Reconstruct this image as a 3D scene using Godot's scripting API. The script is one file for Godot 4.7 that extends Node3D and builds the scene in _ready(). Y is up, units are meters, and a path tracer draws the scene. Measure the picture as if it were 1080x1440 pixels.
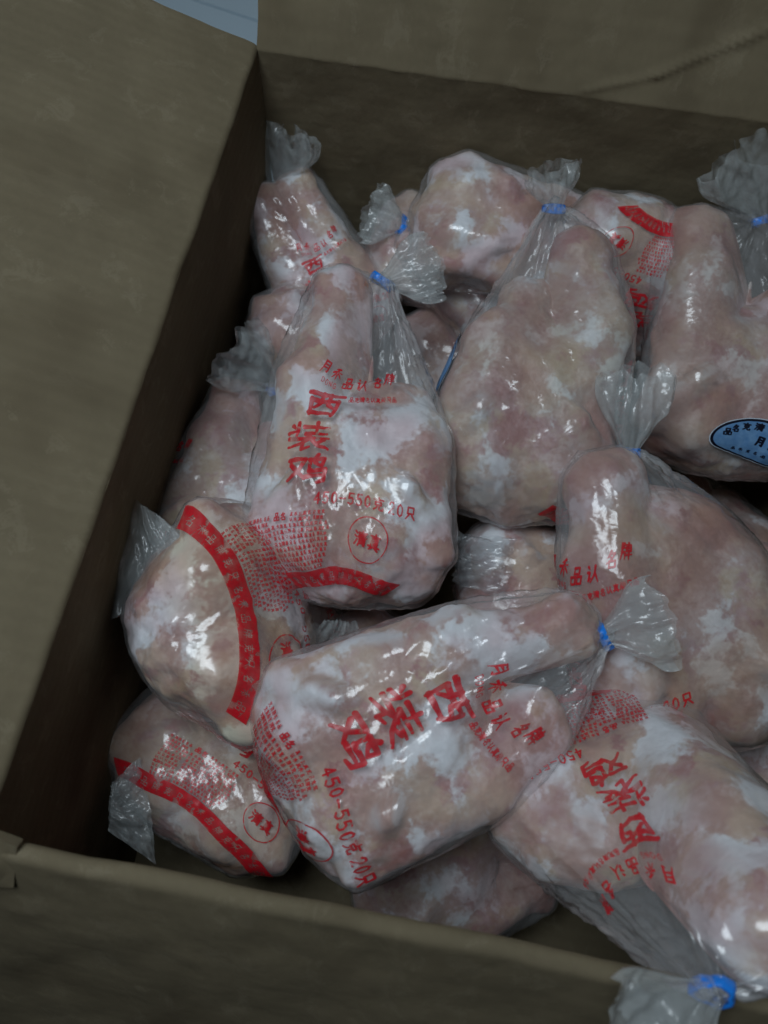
extends Node3D
# A cardboard carton of frozen chickens in printed plastic bags, seen from above.
# World: y up, metres. The rim (fold lines) of the carton is at y = 0, its back left corner at the origin.

const BOX_W := 0.50
const BOX_D := 0.56
const FLOOR_Y := -0.32
const AROUND := 0.36      # flat circumference of a bag
const PANEL_W := 0.20     # printed panel
const PPM := 4600.0       # print texture pixels per metre

var names := {}
var mats := {}
var skin_mats: Array[StandardMaterial3D] = []
var wob := FastNoiseLite.new()
var fine := FastNoiseLite.new()

func _ready() -> void:
	make_view()
	make_materials()
	make_surroundings()
	make_carton()
	make_bags()

# ------------------------------------------------------------------ camera and light
func make_view() -> void:
	var cam := Camera3D.new()
	cam.name = "camera"
	cam.fov = 66.0
	cam.near = 0.02
	cam.far = 30.0
	add_child(cam)
	cam.transform = Transform3D(Basis(Vector3(0.98399, 0.01643, -0.17747), Vector3(-0.17030, 0.38043, -0.90900), Vector3(0.05258, 0.92466, 0.37713)).orthonormalized(), Vector3(0.18533, 0.41675, 0.52734))
	cam.current = true
	var lens := CameraAttributesPhysical.new()      # a phone lens: 66 degrees tall, a little soft away from the focus
	lens.frustum_focal_length = 12.0 / tan(deg_to_rad(33.0))
	lens.frustum_focus_distance = 0.53
	lens.frustum_near = 0.02
	lens.frustum_far = 30.0
	lens.exposure_aperture = 4.2
	cam.attributes = lens
	var env := Environment.new()
	env.background_mode = Environment.BG_COLOR
	env.background_color = Color(0.006, 0.0065, 0.007).linear_to_srgb()
	env.tonemap_mode = Environment.TONE_MAPPER_LINEAR
	env.tonemap_exposure = 0.79
	env.sdfgi_enabled = true
	env.ssao_enabled = true
	env.ssil_enabled = true
	var we := WorldEnvironment.new()
	we.name = "world_environment"
	we.environment = env
	add_child(we)
	# the ceiling panel that lights the place: a glowing sheet and an area light just under it
	lamp(Vector3(-0.11, 1.12, 0.43), Vector3(0.10, -0.10, 0.28), 0.46, 0.46, 1.0, Color(0.91, 0.965, 1.0))

func lamp(at: Vector3, towards: Vector3, w: float, h: float, energy: float, tint: Color) -> void:
	var t := Node3D.new()
	t.name = "ceiling_lamp"
	add_child(t)
	t.look_at_from_position(at, towards, Vector3(0, 0, -1))
	t.set_meta("label", "square white ceiling lamp panel above the open carton")
	t.set_meta("category", "lamp")
	var bm := BoxMesh.new()
	bm.size = Vector3(w, h, 0.02)
	var m := StandardMaterial3D.new()
	m.albedo_color = Color(0.9, 0.9, 0.9)
	m.emission_enabled = true
	m.emission = tint
	m.emission_energy_multiplier = 2.0
	var mi := MeshInstance3D.new()
	mi.name = "lamp_panel"
	mi.mesh = bm
	mi.material_override = m
	mi.position = Vector3(0, 0, 0.015)
	t.add_child(mi)
	var al := AreaLight3D.new()
	al.name = "lamp_light"
	al.area_size = Vector2(w, h)
	al.light_energy = energy
	al.light_color = tint
	al.shadow_enabled = true
	al.area_range = 6.0
	t.add_child(al)

# ------------------------------------------------------------------ helpers
func numbered(called: String) -> String:
	if not names.has(called):
		names[called] = 0
		return called
	names[called] += 1
	return "%s_%03d" % [called, names[called]]

func thing(called: String, label: String, category: String, at := Vector3.ZERO, group := "") -> Node3D:
	var o := Node3D.new()
	o.name = numbered(called)
	add_child(o)
	o.position = at
	o.set_meta("label", label)
	o.set_meta("category", category)
	if group != "":
		o.set_meta("group", group)
	return o

func part(called: String, mesh: Mesh, m: Material, parent: Node3D) -> MeshInstance3D:
	var o := MeshInstance3D.new()
	o.name = called
	o.mesh = mesh
	o.material_override = m
	parent.add_child(o, true)
	return o

# A grid of points, columns first: nu columns by nv rows. wrap: the first and last column coincide.
func grid_normals(p: PackedVector3Array, nu: int, nv: int, wrap: bool) -> PackedVector3Array:
	var n := PackedVector3Array()
	n.resize(p.size())
	for i in nv:
		var i0 := maxi(i - 1, 0)
		var i1 := mini(i + 1, nv - 1)
		for j in nu:
			var j0 := j - 1
			var j1 := j + 1
			if wrap:
				if j0 < 0: j0 = nu - 2
				if j1 > nu - 1: j1 = 1
			else:
				j0 = maxi(j0, 0)
				j1 = mini(j1, nu - 1)
			var du := p[i * nu + j1] - p[i * nu + j0]
			var dv := p[i1 * nu + j] - p[i0 * nu + j]
			var c := du.cross(dv)
			if c.length_squared() < 1e-18:
				c = (p[i * nu + j] - p[(nv / 2) * nu + (j + nu / 2) % nu])
			n[i * nu + j] = c.normalized()
	return n

func grid_mesh(p: PackedVector3Array, n: PackedVector3Array, uv: PackedVector2Array, nu: int, nv: int, col := PackedColorArray()) -> ArrayMesh:
	var idx := PackedInt32Array()
	idx.resize((nu - 1) * (nv - 1) * 6)
	var k := 0
	var way := 0.0                       # front faces run clockwise seen from where the normals point
	for i in range(0, nv - 1, maxi(nv / 9, 1)):
		for j in range(0, nu - 1, maxi(nu / 9, 1)):
			var a := i * nu + j
			way += (p[a + 1] - p[a]).cross(p[a + nu] - p[a]).dot(n[a])
	var s1 := nu if way > 0.0 else 1
	var s2 := 1 if way > 0.0 else nu
	for i in nv - 1:
		for j in nu - 1:
			var a := i * nu + j
			idx[k] = a
			idx[k + 1] = a + s1
			idx[k + 2] = a + s2
			idx[k + 3] = a + s2
			idx[k + 4] = a + s1
			idx[k + 5] = a + nu + 1
			k += 6
	var arr := []
	arr.resize(Mesh.ARRAY_MAX)
	arr[Mesh.ARRAY_VERTEX] = p
	arr[Mesh.ARRAY_NORMAL] = n
	arr[Mesh.ARRAY_INDEX] = idx
	if uv.size() > 0:
		arr[Mesh.ARRAY_TEX_UV] = uv
	if col.size() > 0:
		arr[Mesh.ARRAY_COLOR] = col
	var m := ArrayMesh.new()
	m.add_surface_from_arrays(Mesh.PRIMITIVE_TRIANGLES, arr)
	return m

func lin(r: float, g: float, b: float, a := 1.0) -> Color:
	var c := Color(r, g, b).linear_to_srgb()
	c.a = a
	return c

# ------------------------------------------------------------------ materials
func noise_tex(size: int, kind: int, freq: float, seed_: int, octaves := 4, normal := false, strength := 6.0, cell := -1, ridged := false) -> NoiseTexture2D:
	var f := FastNoiseLite.new()
	f.noise_type = kind
	f.frequency = freq
	f.seed = seed_
	f.fractal_octaves = octaves
	if ridged:
		f.fractal_type = FastNoiseLite.FRACTAL_RIDGED
	if cell >= 0:
		f.cellular_return_type = cell
	var t := NoiseTexture2D.new()
	t.width = size
	t.height = size
	t.seamless = true
	t.noise = f
	t.as_normal_map = normal
	t.bump_strength = strength
	return t

func make_materials() -> void:
	wob.seed = 11
	wob.frequency = 22.0
	wob.fractal_octaves = 3
	fine.seed = 5
	fine.frequency = 90.0
	fine.fractal_octaves = 2
	# kraft board: fibres and blotches
	var card := StandardMaterial3D.new()
	card.resource_name = "kraft_board"
	card.albedo_texture = board_texture()
	card.uv1_triplanar = true
	card.uv1_scale = Vector3(1.9, 1.9, 1.9)
	card.roughness = 0.86
	card.metallic_specular = 0.25
	card.normal_enabled = true
	card.normal_texture = noise_tex(512, FastNoiseLite.TYPE_SIMPLEX_SMOOTH, 0.02, 3, 5, true, 3.0)
	card.normal_scale = 0.35
	mats.card = card
	# plastic film
	var crumple := noise_tex(1024, FastNoiseLite.TYPE_SIMPLEX_SMOOTH, 0.007, 8, 3, true, 14.0, -1, true)
	var film := StandardMaterial3D.new()
	film.resource_name = "bag_film"
	film.transparency = BaseMaterial3D.TRANSPARENCY_ALPHA
	film.albedo_color = lin(0.74, 0.75, 0.77, 0.16)
	film.roughness = 0.19
	film.metallic_specular = 0.5
	film.uv1_triplanar = true
	film.uv1_scale = Vector3(6, 6, 6)
	film.normal_enabled = true
	film.normal_texture = crumple
	film.normal_scale = 0.26
	film.cull_mode = BaseMaterial3D.CULL_DISABLED
	mats.film = film
	var milky: StandardMaterial3D = film.duplicate()
	milky.resource_name = "gathered_film"
	milky.albedo_color = lin(0.66, 0.71, 0.72, 0.24)
	milky.roughness = 0.24
	milky.normal_scale = 0.6
	mats.milky = milky
	var clear: StandardMaterial3D = film.duplicate()
	clear.resource_name = "clear_film"
	clear.albedo_color = lin(0.55, 0.62, 0.66, 0.12)
	mats.clear = clear
	var tape := StandardMaterial3D.new()
	tape.resource_name = "blue_tape"
	tape.albedo_color = lin(0.015, 0.22, 0.80)
	tape.roughness = 0.35
	mats.tape = tape
	var ink := StandardMaterial3D.new()
	ink.resource_name = "red_print"
	ink.transparency = BaseMaterial3D.TRANSPARENCY_ALPHA
	ink.albedo_texture = print_texture()
	ink.texture_repeat = false
	ink.roughness = 0.32
	ink.cull_mode = BaseMaterial3D.CULL_DISABLED
	mats.ink = ink
	var st := StandardMaterial3D.new()
	st.resource_name = "oval_label"
	st.transparency = BaseMaterial3D.TRANSPARENCY_ALPHA
	st.albedo_texture = label_texture()
	st.texture_repeat = false
	st.roughness = 0.4
	st.cull_mode = BaseMaterial3D.CULL_DISABLED
	mats.sticker = st
	var bump := noise_tex(512, FastNoiseLite.TYPE_SIMPLEX_SMOOTH, 0.03, 21, 5, true, 6.0)
	var texs := [skin_texture(1, 0.075), skin_texture(2, 0.05), skin_texture(3, -0.045)]
	for k in 9:
		var s := StandardMaterial3D.new()
		s.resource_name = "frozen_skin"
		s.albedo_texture = texs[k % 3]
		s.uv1_triplanar = true
		s.uv1_triplanar_sharpness = 3.0
		s.uv1_scale = Vector3.ONE * 3.0
		s.uv1_offset = Vector3(k * 0.37, k * 0.61, k * 0.23)
		s.vertex_color_use_as_albedo = true
		s.roughness = 0.48
		s.normal_enabled = true
		s.normal_texture = bump
		s.normal_scale = 0.35
		skin_mats.append(s)
	var slab := StandardMaterial3D.new()
	slab.resource_name = "pale_blue_panel"
	slab.albedo_color = lin(0.60, 0.74, 0.84)
	slab.roughness = 0.35
	mats.slab = slab
	var under := StandardMaterial3D.new()
	under.albedo_color = lin(0.05, 0.06, 0.07)
	under.roughness = 0.9
	mats.under = under

func seamless_noise(size: int, freq: float, seed_: int, octaves: int, warp := 0.0) -> PackedByteArray:
	var f := FastNoiseLite.new()
	f.noise_type = FastNoiseLite.TYPE_SIMPLEX_SMOOTH
	f.frequency = freq
	f.seed = seed_
	f.fractal_octaves = octaves
	if warp > 0.0:
		f.domain_warp_enabled = true
		f.domain_warp_amplitude = warp
		f.domain_warp_frequency = freq * 1.5
	var im := f.get_seamless_image(size, size, false, false, 0.15, true)
	im.convert(Image.FORMAT_L8)
	return im.get_data()

func to_byte(x: float) -> int:
	var c := clampf(x, 0.0, 1.0)
	c = 12.92 * c if c < 0.0031308 else 1.055 * pow(c, 1.0 / 2.4) - 0.055
	return int(c * 255.0)

func board_texture() -> ImageTexture:
	var size := 768
	var a := seamless_noise(size, 0.008, 41, 3)
	var b := seamless_noise(size, 0.12, 42, 3)
	var c := seamless_noise(size, 0.0035, 43, 4, 40.0)
	var e := seamless_noise(size, 0.02, 44, 5, 60.0)
	var out := PackedByteArray()
	out.resize(size * size * 3)
	for i in size * size:
		var t := 0.86 + 0.16 * (a[i] / 255.0) + 0.10 * (b[i] / 255.0 - 0.5)
		t *= 1.0 + 0.03 * sin(TAU * 52.0 * float(i / size) / size)          # the flutes show through
		var st := smoothstep(0.55, 0.95, c[i] / 255.0 + 0.05 * (b[i] / 255.0 - 0.5)) * 0.30     # damp stains
		var sc := smoothstep(0.66, 0.78, e[i] / 255.0) * 0.16                                   # scuffs
		out[i * 3] = to_byte(0.176 * t * (1.0 - st) + sc * 0.2)
		out[i * 3 + 1] = to_byte(0.144 * t * (1.0 - st * 1.08) + sc * 0.18)
		out[i * 3 + 2] = to_byte(0.092 * t * (1.0 - st * 1.12) + sc * 0.14)
	return ImageTexture.create_from_image(Image.create_from_data(size, size, false, Image.FORMAT_RGB8, out))

func skin_texture(k: int, icy: float) -> ImageTexture:
	var size := 640
	var tone := seamless_noise(size, 0.007, 100 * k, 3, 20.0)
	var fat := seamless_noise(size, 0.008, 100 * k + 7, 3, 25.0)
	var frost := seamless_noise(size, 0.0085, 100 * k + 13, 5, 40.0)
	var blood := seamless_noise(size, 0.011, 100 * k + 29, 5, 30.0)
	var grain := seamless_noise(size, 0.09, 100 * k + 31, 3)
	var out := PackedByteArray()
	out.resize(size * size * 3)
	for i in size * size:
		var g := grain[i] / 255.0 - 0.5
		var t := smoothstep(0.25, 0.75, tone[i] / 255.0 + g * 0.15)
		var r := lerpf(0.44, 0.56, t)
		var gr := lerpf(0.235, 0.385, t)
		var bl := lerpf(0.185, 0.275, t)
		var y := smoothstep(0.60, 0.76, fat[i] / 255.0 + g * 0.06) * 0.7
		r = lerpf(r, 0.58, y)
		gr = lerpf(gr, 0.43, y)
		bl = lerpf(bl, 0.26, y)
		var d := smoothstep(0.54, 0.76, blood[i] / 255.0 + g * 0.2) * 0.8
		r = lerpf(r, 0.34, d)
		gr = lerpf(gr, 0.08, d)
		bl = lerpf(bl, 0.08, d)
		var f := smoothstep(0.52, 0.72, frost[i] / 255.0 + icy + g * 0.14) * 0.94
		var veil := smoothstep(0.30, 0.66, frost[i] / 255.0 + g * 0.35) * 0.22
		f = maxf(f, veil)
		r = lerpf(r, 0.82, f)
		gr = lerpf(gr, 0.85, f)
		bl = lerpf(bl, 0.90, f)
		var s := (1.0 + g * 0.12) * (0.86 if k == 3 else 1.0)
		out[i * 3] = to_byte(r * s)
		out[i * 3 + 1] = to_byte(gr * s)
		out[i * 3 + 2] = to_byte(bl * s)
	return ImageTexture.create_from_image(Image.create_from_data(size, size, false, Image.FORMAT_RGB8, out))

# ------------------------------------------------------------------ print on the bags
var pen: PackedFloat32Array
var pen_w := 0
var pen_h := 0

func dab(a: Vector2, b: Vector2, ra: float, rb: float, strength := 1.0) -> void:
	var m := maxf(ra, rb) + 1.0
	var x0 := maxi(int(minf(a.x, b.x) - m), 0)
	var x1 := mini(int(maxf(a.x, b.x) + m) + 1, pen_w - 1)
	var y0 := maxi(int(minf(a.y, b.y) - m), 0)
	var y1 := mini(int(maxf(a.y, b.y) + m) + 1, pen_h - 1)
	var ab := b - a
	var l := maxf(ab.length_squared(), 1e-6)
	for y in range(y0, y1 + 1):
		for x in range(x0, x1 + 1):
			var p := Vector2(x, y) - a
			var t := clampf(p.dot(ab) / l, 0.0, 1.0)
			var c := clampf(lerpf(ra, rb, t) - (p - ab * t).length() + 0.5, 0.0, 1.0) * absf(strength)
			var k := y * pen_w + x
			if strength < 0.0:
				pen[k] = pen[k] * (1.0 - c)
			elif c > pen[k]:
				pen[k] = c

# Strokes of a sign in a square of 100: points "x,y" parted by blanks, strokes parted by ";".
func sign_(strokes: String, at: Vector2, w: float, h: float, weight: float, slant := 0.0, brush := 0.35, strength := 1.0, turn := 0.0) -> void:
	for s in strokes.split(";", false):
		var pts: Array[Vector2] = []
		for q in s.split(" ", false):
			var xy := q.split(",")
			var u := Vector2(float(xy[0]) / 100.0 - 0.5, float(xy[1]) / 100.0 - 0.5)
			u.x -= slant * u.y
			pts.append(at + Vector2(u.x * w, u.y * h).rotated(turn))
		for k in pts.size() - 1:
			var r0 := weight * (1.0 + brush * (0.6 if k == 0 else 0.0))
			var r1 := weight * (1.0 - brush * (0.9 if k == pts.size() - 2 else 0.0))
			dab(pts[k], pts[k + 1], r0, r1, strength)

const XI := "4,12 50,16 97,9;14,36 20,66 24,94;14,37 50,39 84,34;85,34 83,64 76,92;22,86 50,85 80,83;40,14 40,44 28,66;61,13 60,50 76,60"
const ZHUANG := "21,4 23,30 20,52;6,12 14,22;3,42 20,32;36,19 94,15;65,1 65,42;42,43 90,39;48,47 56,55;5,61 96,57;50,60 34,77 4,90;38,74 38,98 54,88;58,63 72,82 98,97;86,64 68,77"
const JI := "4,20 42,16 30,52 4,84;10,36 44,80;70,0 62,13;52,17 87,15 84,40 76,37;53,17 54,58;54,57 93,54 90,88 74,95;46,75 84,72;66,26 74,36"
const KE := "10,20 90,20;50,4 50,36;26,38 74,38 74,58 26,58 26,38;42,60 36,80 14,94;58,60 58,88 66,94 90,92 90,80"
const ZHI := "24,10 76,10 76,54 24,54 24,10;38,62 14,94;60,62 86,94"
const QING := "8,8 20,20;4,36 16,44;4,92 22,60;34,14 94,14;38,28 90,28;30,42 98,42;64,2 64,42;42,52 42,80 34,97;42,52 86,52 86,94 76,92;42,66 86,66;42,80 86,80"
const ZHEN := "14,14 86,14;50,0 50,26;26,28 26,76;26,28 74,28 74,76;26,41 74,41;26,53 74,53;26,65 74,65;4,78 96,78;36,84 14,98;62,84 88,98"
const YUE := "30,8 28,60 14,94;30,8 78,8 78,92 64,86;30,34 78,34;30,58 78,58"
const HE := "66,4 30,16;10,34 90,34;50,14 50,96;48,36 12,78;52,36 90,78"
const MING := "44,4 20,40;40,18 72,18 50,52 16,72;40,36 52,46;36,60 80,60 80,94 36,94 36,60"
const PAI := "18,6 18,60 8,94;18,30 44,30;34,6 34,30;18,54 40,54 40,94;52,16 90,16 90,50 52,50 52,16;52,33 90,33;70,4 70,50;46,70 98,70;72,54 72,98"
const REN := "10,10 20,22;8,40 22,40 20,84 34,70;64,8 60,50 36,94;62,44 94,94"
const PIN := "30,6 70,6 70,38 30,38 30,6;8,54 42,54 42,92 8,92 8,54;58,54 92,54 92,92 58,92 58,54"
const DIGIT := {"4": "66,4 8,66 94,66;66,4 66,98", "5": "88,4 24,4 16,46 60,38 88,58 82,86 48,98 10,88", "0": "50,3 18,22 12,50 18,80 50,97 82,80 88,50 82,22 50,3", "2": "12,26 30,6 66,4 86,24 78,48 12,96 92,96", "-": "6,54 94,54"}
const LATIN := {"D": "16,4 16,96 56,94 86,70 86,30 56,6 16,4", "O": "50,3 16,24 12,50 16,78 50,97 84,78 88,50 84,24 50,3", "N": "14,96 14,4 86,96 86,4", "G": "86,20 50,3 16,24 12,56 24,86 56,97 86,82 86,54 56,54"}

func mm(x: float, y: float) -> Vector2:      # millimetres from the panel's middle line and its top
	return Vector2((x * 0.001 + PANEL_W * 0.5) * PPM, y * 0.001 * PPM)

func print_texture() -> ImageTexture:
	pen_w = int(PANEL_W * PPM)
	pen_h = int(0.25 * PPM)
	pen = PackedFloat32Array()
	pen.resize(pen_w * pen_h)
	var s := PPM * 0.001
	var rng := RandomNumberGenerator.new()
	rng.seed = 77
	# handwritten heading, a shallow arch
	var head := [[YUE, -18, 56], [HE, -5, 60], [PIN, 8, 66], [REN, 22, 66], [MING, 37, 59], [PAI, 49, 55], ]
	for h in head:
		sign_(h[0], mm(h[1], h[2]), 10.5 * s, 11 * s, 0.75 * s, 0.22, 0.5)
	# small line of letters and signs beneath
	var x := -17.0
	for c in "DONG":
		sign_(LATIN[c], mm(x, 67 + (x + 17) * 0.30), 3.2 * s, 4.4 * s, 0.26 * s, 0.0, 0.0)
		x += 4.1
	var small := [PIN, KE, QING, MING, REN, ZHEN, PAI, ZHI]
	for k in 9:
		var sx := 14.0 + k * 5.0
		sign_(small[k % 8], mm(sx, 80.0 - 0.14 * (sx - 14.0)), 4.6 * s, 4.8 * s, 0.34 * s, 0.0, 0.0)
	# the three large brush signs
	sign_(XI, mm(-9, 87), 34 * s, 22 * s, 1.75 * s, 0.10, 0.30)
	sign_(ZHUANG, mm(-15, 114), 35 * s, 22 * s, 1.45 * s, 0.0, 0.35)
	sign_(JI, mm(-11, 140), 33 * s, 22 * s, 1.6 * s, 0.0, 0.30)
	# weight and count
	x = -1.0
	for c in "450-550":
		sign_(DIGIT[c], mm(x, 161), 4.8 * s, 8.4 * s, 0.66 * s, 0.0, 0.0)
		x += 6.6
	sign_(KE, mm(x + 2.2, 161), 9.5 * s, 9.5 * s, 0.68 * s, 0.0, 0.0)
	x += 13.0
	for c in "20":
		sign_(DIGIT[c], mm(x, 161), 4.8 * s, 8.4 * s, 0.66 * s, 0.0, 0.0)
		x += 6.6
	sign_(ZHI, mm(x + 2.0, 161), 9.5 * s, 9.5 * s, 0.68 * s, 0.0, 0.0)
	# block of fine print
	sign_(PIN, mm(-33, 172), 5.5 * s, 5.5 * s, 0.5 * s, 0.0, 0.0)
	sign_(MING, mm(-27, 172), 5.5 * s, 5.5 * s, 0.5 * s, 0.0, 0.0)
	for row in 11:
		var y := 171.0 + row * 3.9
		x = -36.0 if row > 1 else -20.0
		var stop := 10.0 - absf(row - 4.0) * 0.9
		while x < stop:
			var g: String = [PIN, KE, MING, ZHEN, REN, PAI, ZHI, HE][rng.randi() % 8]
			sign_(g, mm(x, y + rng.randf_range(-0.3, 0.3)), rng.randf_range(2.0, 3.2) * s, 2.9 * s, 0.24 * s, 0.0, 0.0)
			x += rng.randf_range(2.6, 4.2)
	for row in 11:                                   # the same block goes on round the side
		x = -58.0
		while x < -40.0:
			var g: String = [PIN, KE, MING, ZHEN, REN, PAI][rng.randi() % 6]
			sign_(g, mm(x, 172.0 + row * 3.9), rng.randf_range(2.0, 3.2) * s, 2.9 * s, 0.24 * s, 0.0, 0.0)
			x += rng.randf_range(2.6, 4.2)
	# ring with two signs
	for k in 48:
		var a0 := TAU * k / 48.0
		var a1 := TAU * (k + 1) / 48.0
		dab(mm(43 + 16.5 * cos(a0), 188 + 16.5 * sin(a0)), mm(43 + 16.5 * cos(a1), 188 + 16.5 * sin(a1)), 0.5 * s, 0.5 * s)
	sign_(QING, mm(37, 188), 10.5 * s, 11 * s, 0.78 * s, 0.0, 0.1)
	sign_(ZHEN, mm(49, 188), 10.5 * s, 11 * s, 0.78 * s, 0.0, 0.1)
	# band along the bottom with pale lettering
	for yy in range(int(mm(0, 213).y), int(mm(0, 229).y)):
		for xx in range(int(mm(-97, 0).x), int(mm(92, 0).x)):
			pen[yy * pen_w + xx] = 1.0
	for k in 15:
		sign_([MING, HE, PIN, PAI, KE, ZHI][k % 6], mm(-86 + k * 12.0, 221), 7.5 * s, 8 * s, 0.38 * s, 0.15, 0.3, -0.75)
	var wear := seamless_noise(512, 0.016, 91, 5, 25.0)
	var out := PackedByteArray()
	out.resize(pen_w * pen_h * 4)
	for y in pen_h:
		for xx in pen_w:
			var i := y * pen_w + xx
			if pen[i] <= 0.0 and false:
				continue
			var w := wear[(y % 512) * 512 + xx % 512] / 255.0
			out[i * 4] = 196 + int(18.0 * w)
			out[i * 4 + 1] = 20
			out[i * 4 + 2] = 38
			out[i * 4 + 3] = int(255.0 * pen[i] * clampf(0.60 + 0.5 * w, 0.0, 0.92) * (1.0 - 0.7 * smoothstep(0.64, 0.82, w)))
	return ImageTexture.create_from_image(Image.create_from_data(pen_w, pen_h, false, Image.FORMAT_RGBA8, out))

func label_texture() -> ImageTexture:
	pen_w = 512
	pen_h = 256
	pen = PackedFloat32Array()
	pen.resize(pen_w * pen_h)
	for k in 64:
		var a0 := TAU * k / 64.0
		var a1 := TAU * (k + 1) / 64.0
		dab(Vector2(256 + 240 * cos(a0), 128 + 114 * sin(a0)), Vector2(256 + 240 * cos(a1), 128 + 114 * sin(a1)), 6, 6)
	for k in 9:
		var a := PI + 0.42 + (PI - 0.84) * k / 8.0
		sign_([PIN, MING, KE, QING, ZHEN, PAI, HE, ZHI, REN][k], Vector2(256 + 196 * cos(a), 128 + 82 * sin(a)), 34, 36, 3.4, 0.0, 0.0, 1.0, 0.0)
	sign_(YUE, Vector2(226, 118), 40, 52, 5, 0.0, 0.0)
	sign_(PIN, Vector2(286, 120), 40, 46, 4, 0.0, 0.0)
	for k in 8:
		sign_([PIN, HE, KE, MING][k % 4], Vector2(120 + k * 38, 188), 20, 20, 2, 0.0, 0.0)
	var tone := seamless_noise(256, 0.02, 17, 3)
	var out := PackedByteArray()
	out.resize(pen_w * pen_h * 4)
	for y in pen_h:
		for x in pen_w:
			var i := y * pen_w + x
			var q := Vector2((x - 256) / 250.0, (y - 128) / 124.0).length()
			var t := tone[(y % 256) * 256 + x % 256] / 255.0
			var c := Color(0.32, 0.50, 0.70).lerp(Color(0.46, 0.62, 0.78), t)
			if q > 0.965:
				c = Color(0.80, 0.86, 0.92)
			c = c.lerp(Color(0.03, 0.05, 0.13), pen[i])
			out[i * 4] = int(c.r * 255.0)
			out[i * 4 + 1] = int(c.g * 255.0)
			out[i * 4 + 2] = int(c.b * 255.0)
			out[i * 4 + 3] = 255 if q < 1.0 else 0
	return ImageTexture.create_from_image(Image.create_from_data(pen_w, pen_h, false, Image.FORMAT_RGBA8, out))

# ------------------------------------------------------------------ surroundings and carton
func make_surroundings() -> void:
	var g := MeshInstance3D.new()
	g.name = "ground"
	var gm := BoxMesh.new()
	gm.size = Vector3(6, 0.02, 6)
	g.mesh = gm
	g.material_override = mats.under
	g.position = Vector3(0.25, FLOOR_Y - 0.045, 0.28)
	g.set_meta("kind", "structure")
	g.set_meta("label", "dark ground under the pale blue panels and the carton")
	add_child(g)
	# pale blue panels laid side by side on the ground, dark gaps between
	var f := Node3D.new()
	f.name = "floor"
	f.set_meta("kind", "structure")
	f.set_meta("label", "pale blue panels laid side by side under the carton")
	add_child(f)
	f.position = Vector3(-0.18, FLOOR_Y - 0.02, -0.42)
	f.rotation.y = deg_to_rad(-14.0)
	var bm := BoxMesh.new()
	bm.size = Vector3(1.5, 0.022, 0.058)
	for k in 16:
		var o := part("panel" if k == 0 else "panel_%03d" % k, bm, mats.slab, f)
		o.position = Vector3(0, (k % 2) * 0.002, -0.46 + k * 0.064)

# A board between four corners (a at u=0 v=0, b at u=1 v=0, c at u=1 v=1, d at u=0 v=1) with thickness, a bulge and creases.
func board(a: Vector3, b: Vector3, c: Vector3, d: Vector3, thick: float, bulge: float, seed_: int, creases := []) -> ArrayMesh:
	var nu := 49
	var nv := 41
	var nrm := (d - a).cross(b - a).normalized()
	var p := PackedVector3Array()
	var q := PackedVector3Array()
	for i in nv:
		var v := float(i) / (nv - 1)
		for j in nu:
			var u := float(j) / (nu - 1)
			var x := a.lerp(b, u).lerp(d.lerp(c, u), v)
			x += wobble(x)
			var edge := sin(PI * u) * sin(PI * v)
			var h := bulge * edge + 0.0035 * wob.get_noise_3d(x.x * 0.25 + seed_, x.y * 0.25, x.z * 0.25) * minf(1.0, edge * 4.0)
			for cr in creases:
				var e0 := Vector2(cr[0], cr[1])
				var e1 := Vector2(cr[2], cr[3])
				var near := Geometry2D.get_closest_point_to_segment(Vector2(u, v), e0, e1)
				h += cr[4] * exp(-pow(near.distance_to(Vector2(u, v)) / cr[5], 2.0))
			p.append(x + nrm * h)
			q.append(x + nrm * (h - thick))
	return slab(p, q, nu, nv)

# two skins of points, the seen one and the far one, joined by a rim
func slab(p: PackedVector3Array, q: PackedVector3Array, nu: int, nv: int) -> ArrayMesh:
	var n1 := grid_normals(p, nu, nv, false)
	var n2 := PackedVector3Array()
	for k in n1.size():
		n1[k] = n1[k] * signf(n1[k].dot(p[k] - q[k]))
		n2.append(-n1[k])
	var st := SurfaceTool.new()
	st.begin(Mesh.PRIMITIVE_TRIANGLES)
	st.append_from(grid_mesh(p, n1, PackedVector2Array(), nu, nv), 0, Transform3D())
	st.append_from(grid_mesh(q, n2, PackedVector2Array(), nu, nv), 0, Transform3D())
	var loop: Array[int] = []
	for j in nu: loop.append(j)
	for i in range(1, nv): loop.append(i * nu + nu - 1)
	for j in range(nu - 2, -1, -1): loop.append((nv - 1) * nu + j)
	for i in range(nv - 2, -1, -1): loop.append(i * nu)
	var ep := PackedVector3Array()
	var en := PackedVector3Array()
	var mid := (p[0] + p[nu - 1] + p[nu * nv - 1] + p[nu * (nv - 1)]) * 0.25
	for row in 2:
		for k in loop:
			ep.append(p[k] if row == 0 else q[k])
			var o := p[k] - mid
			en.append((o - n1[k] * o.dot(n1[k])).normalized())
	st.append_from(grid_mesh(ep, en, PackedVector2Array(), loop.size(), 2), 0, Transform3D())
	return st.commit()

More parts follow.
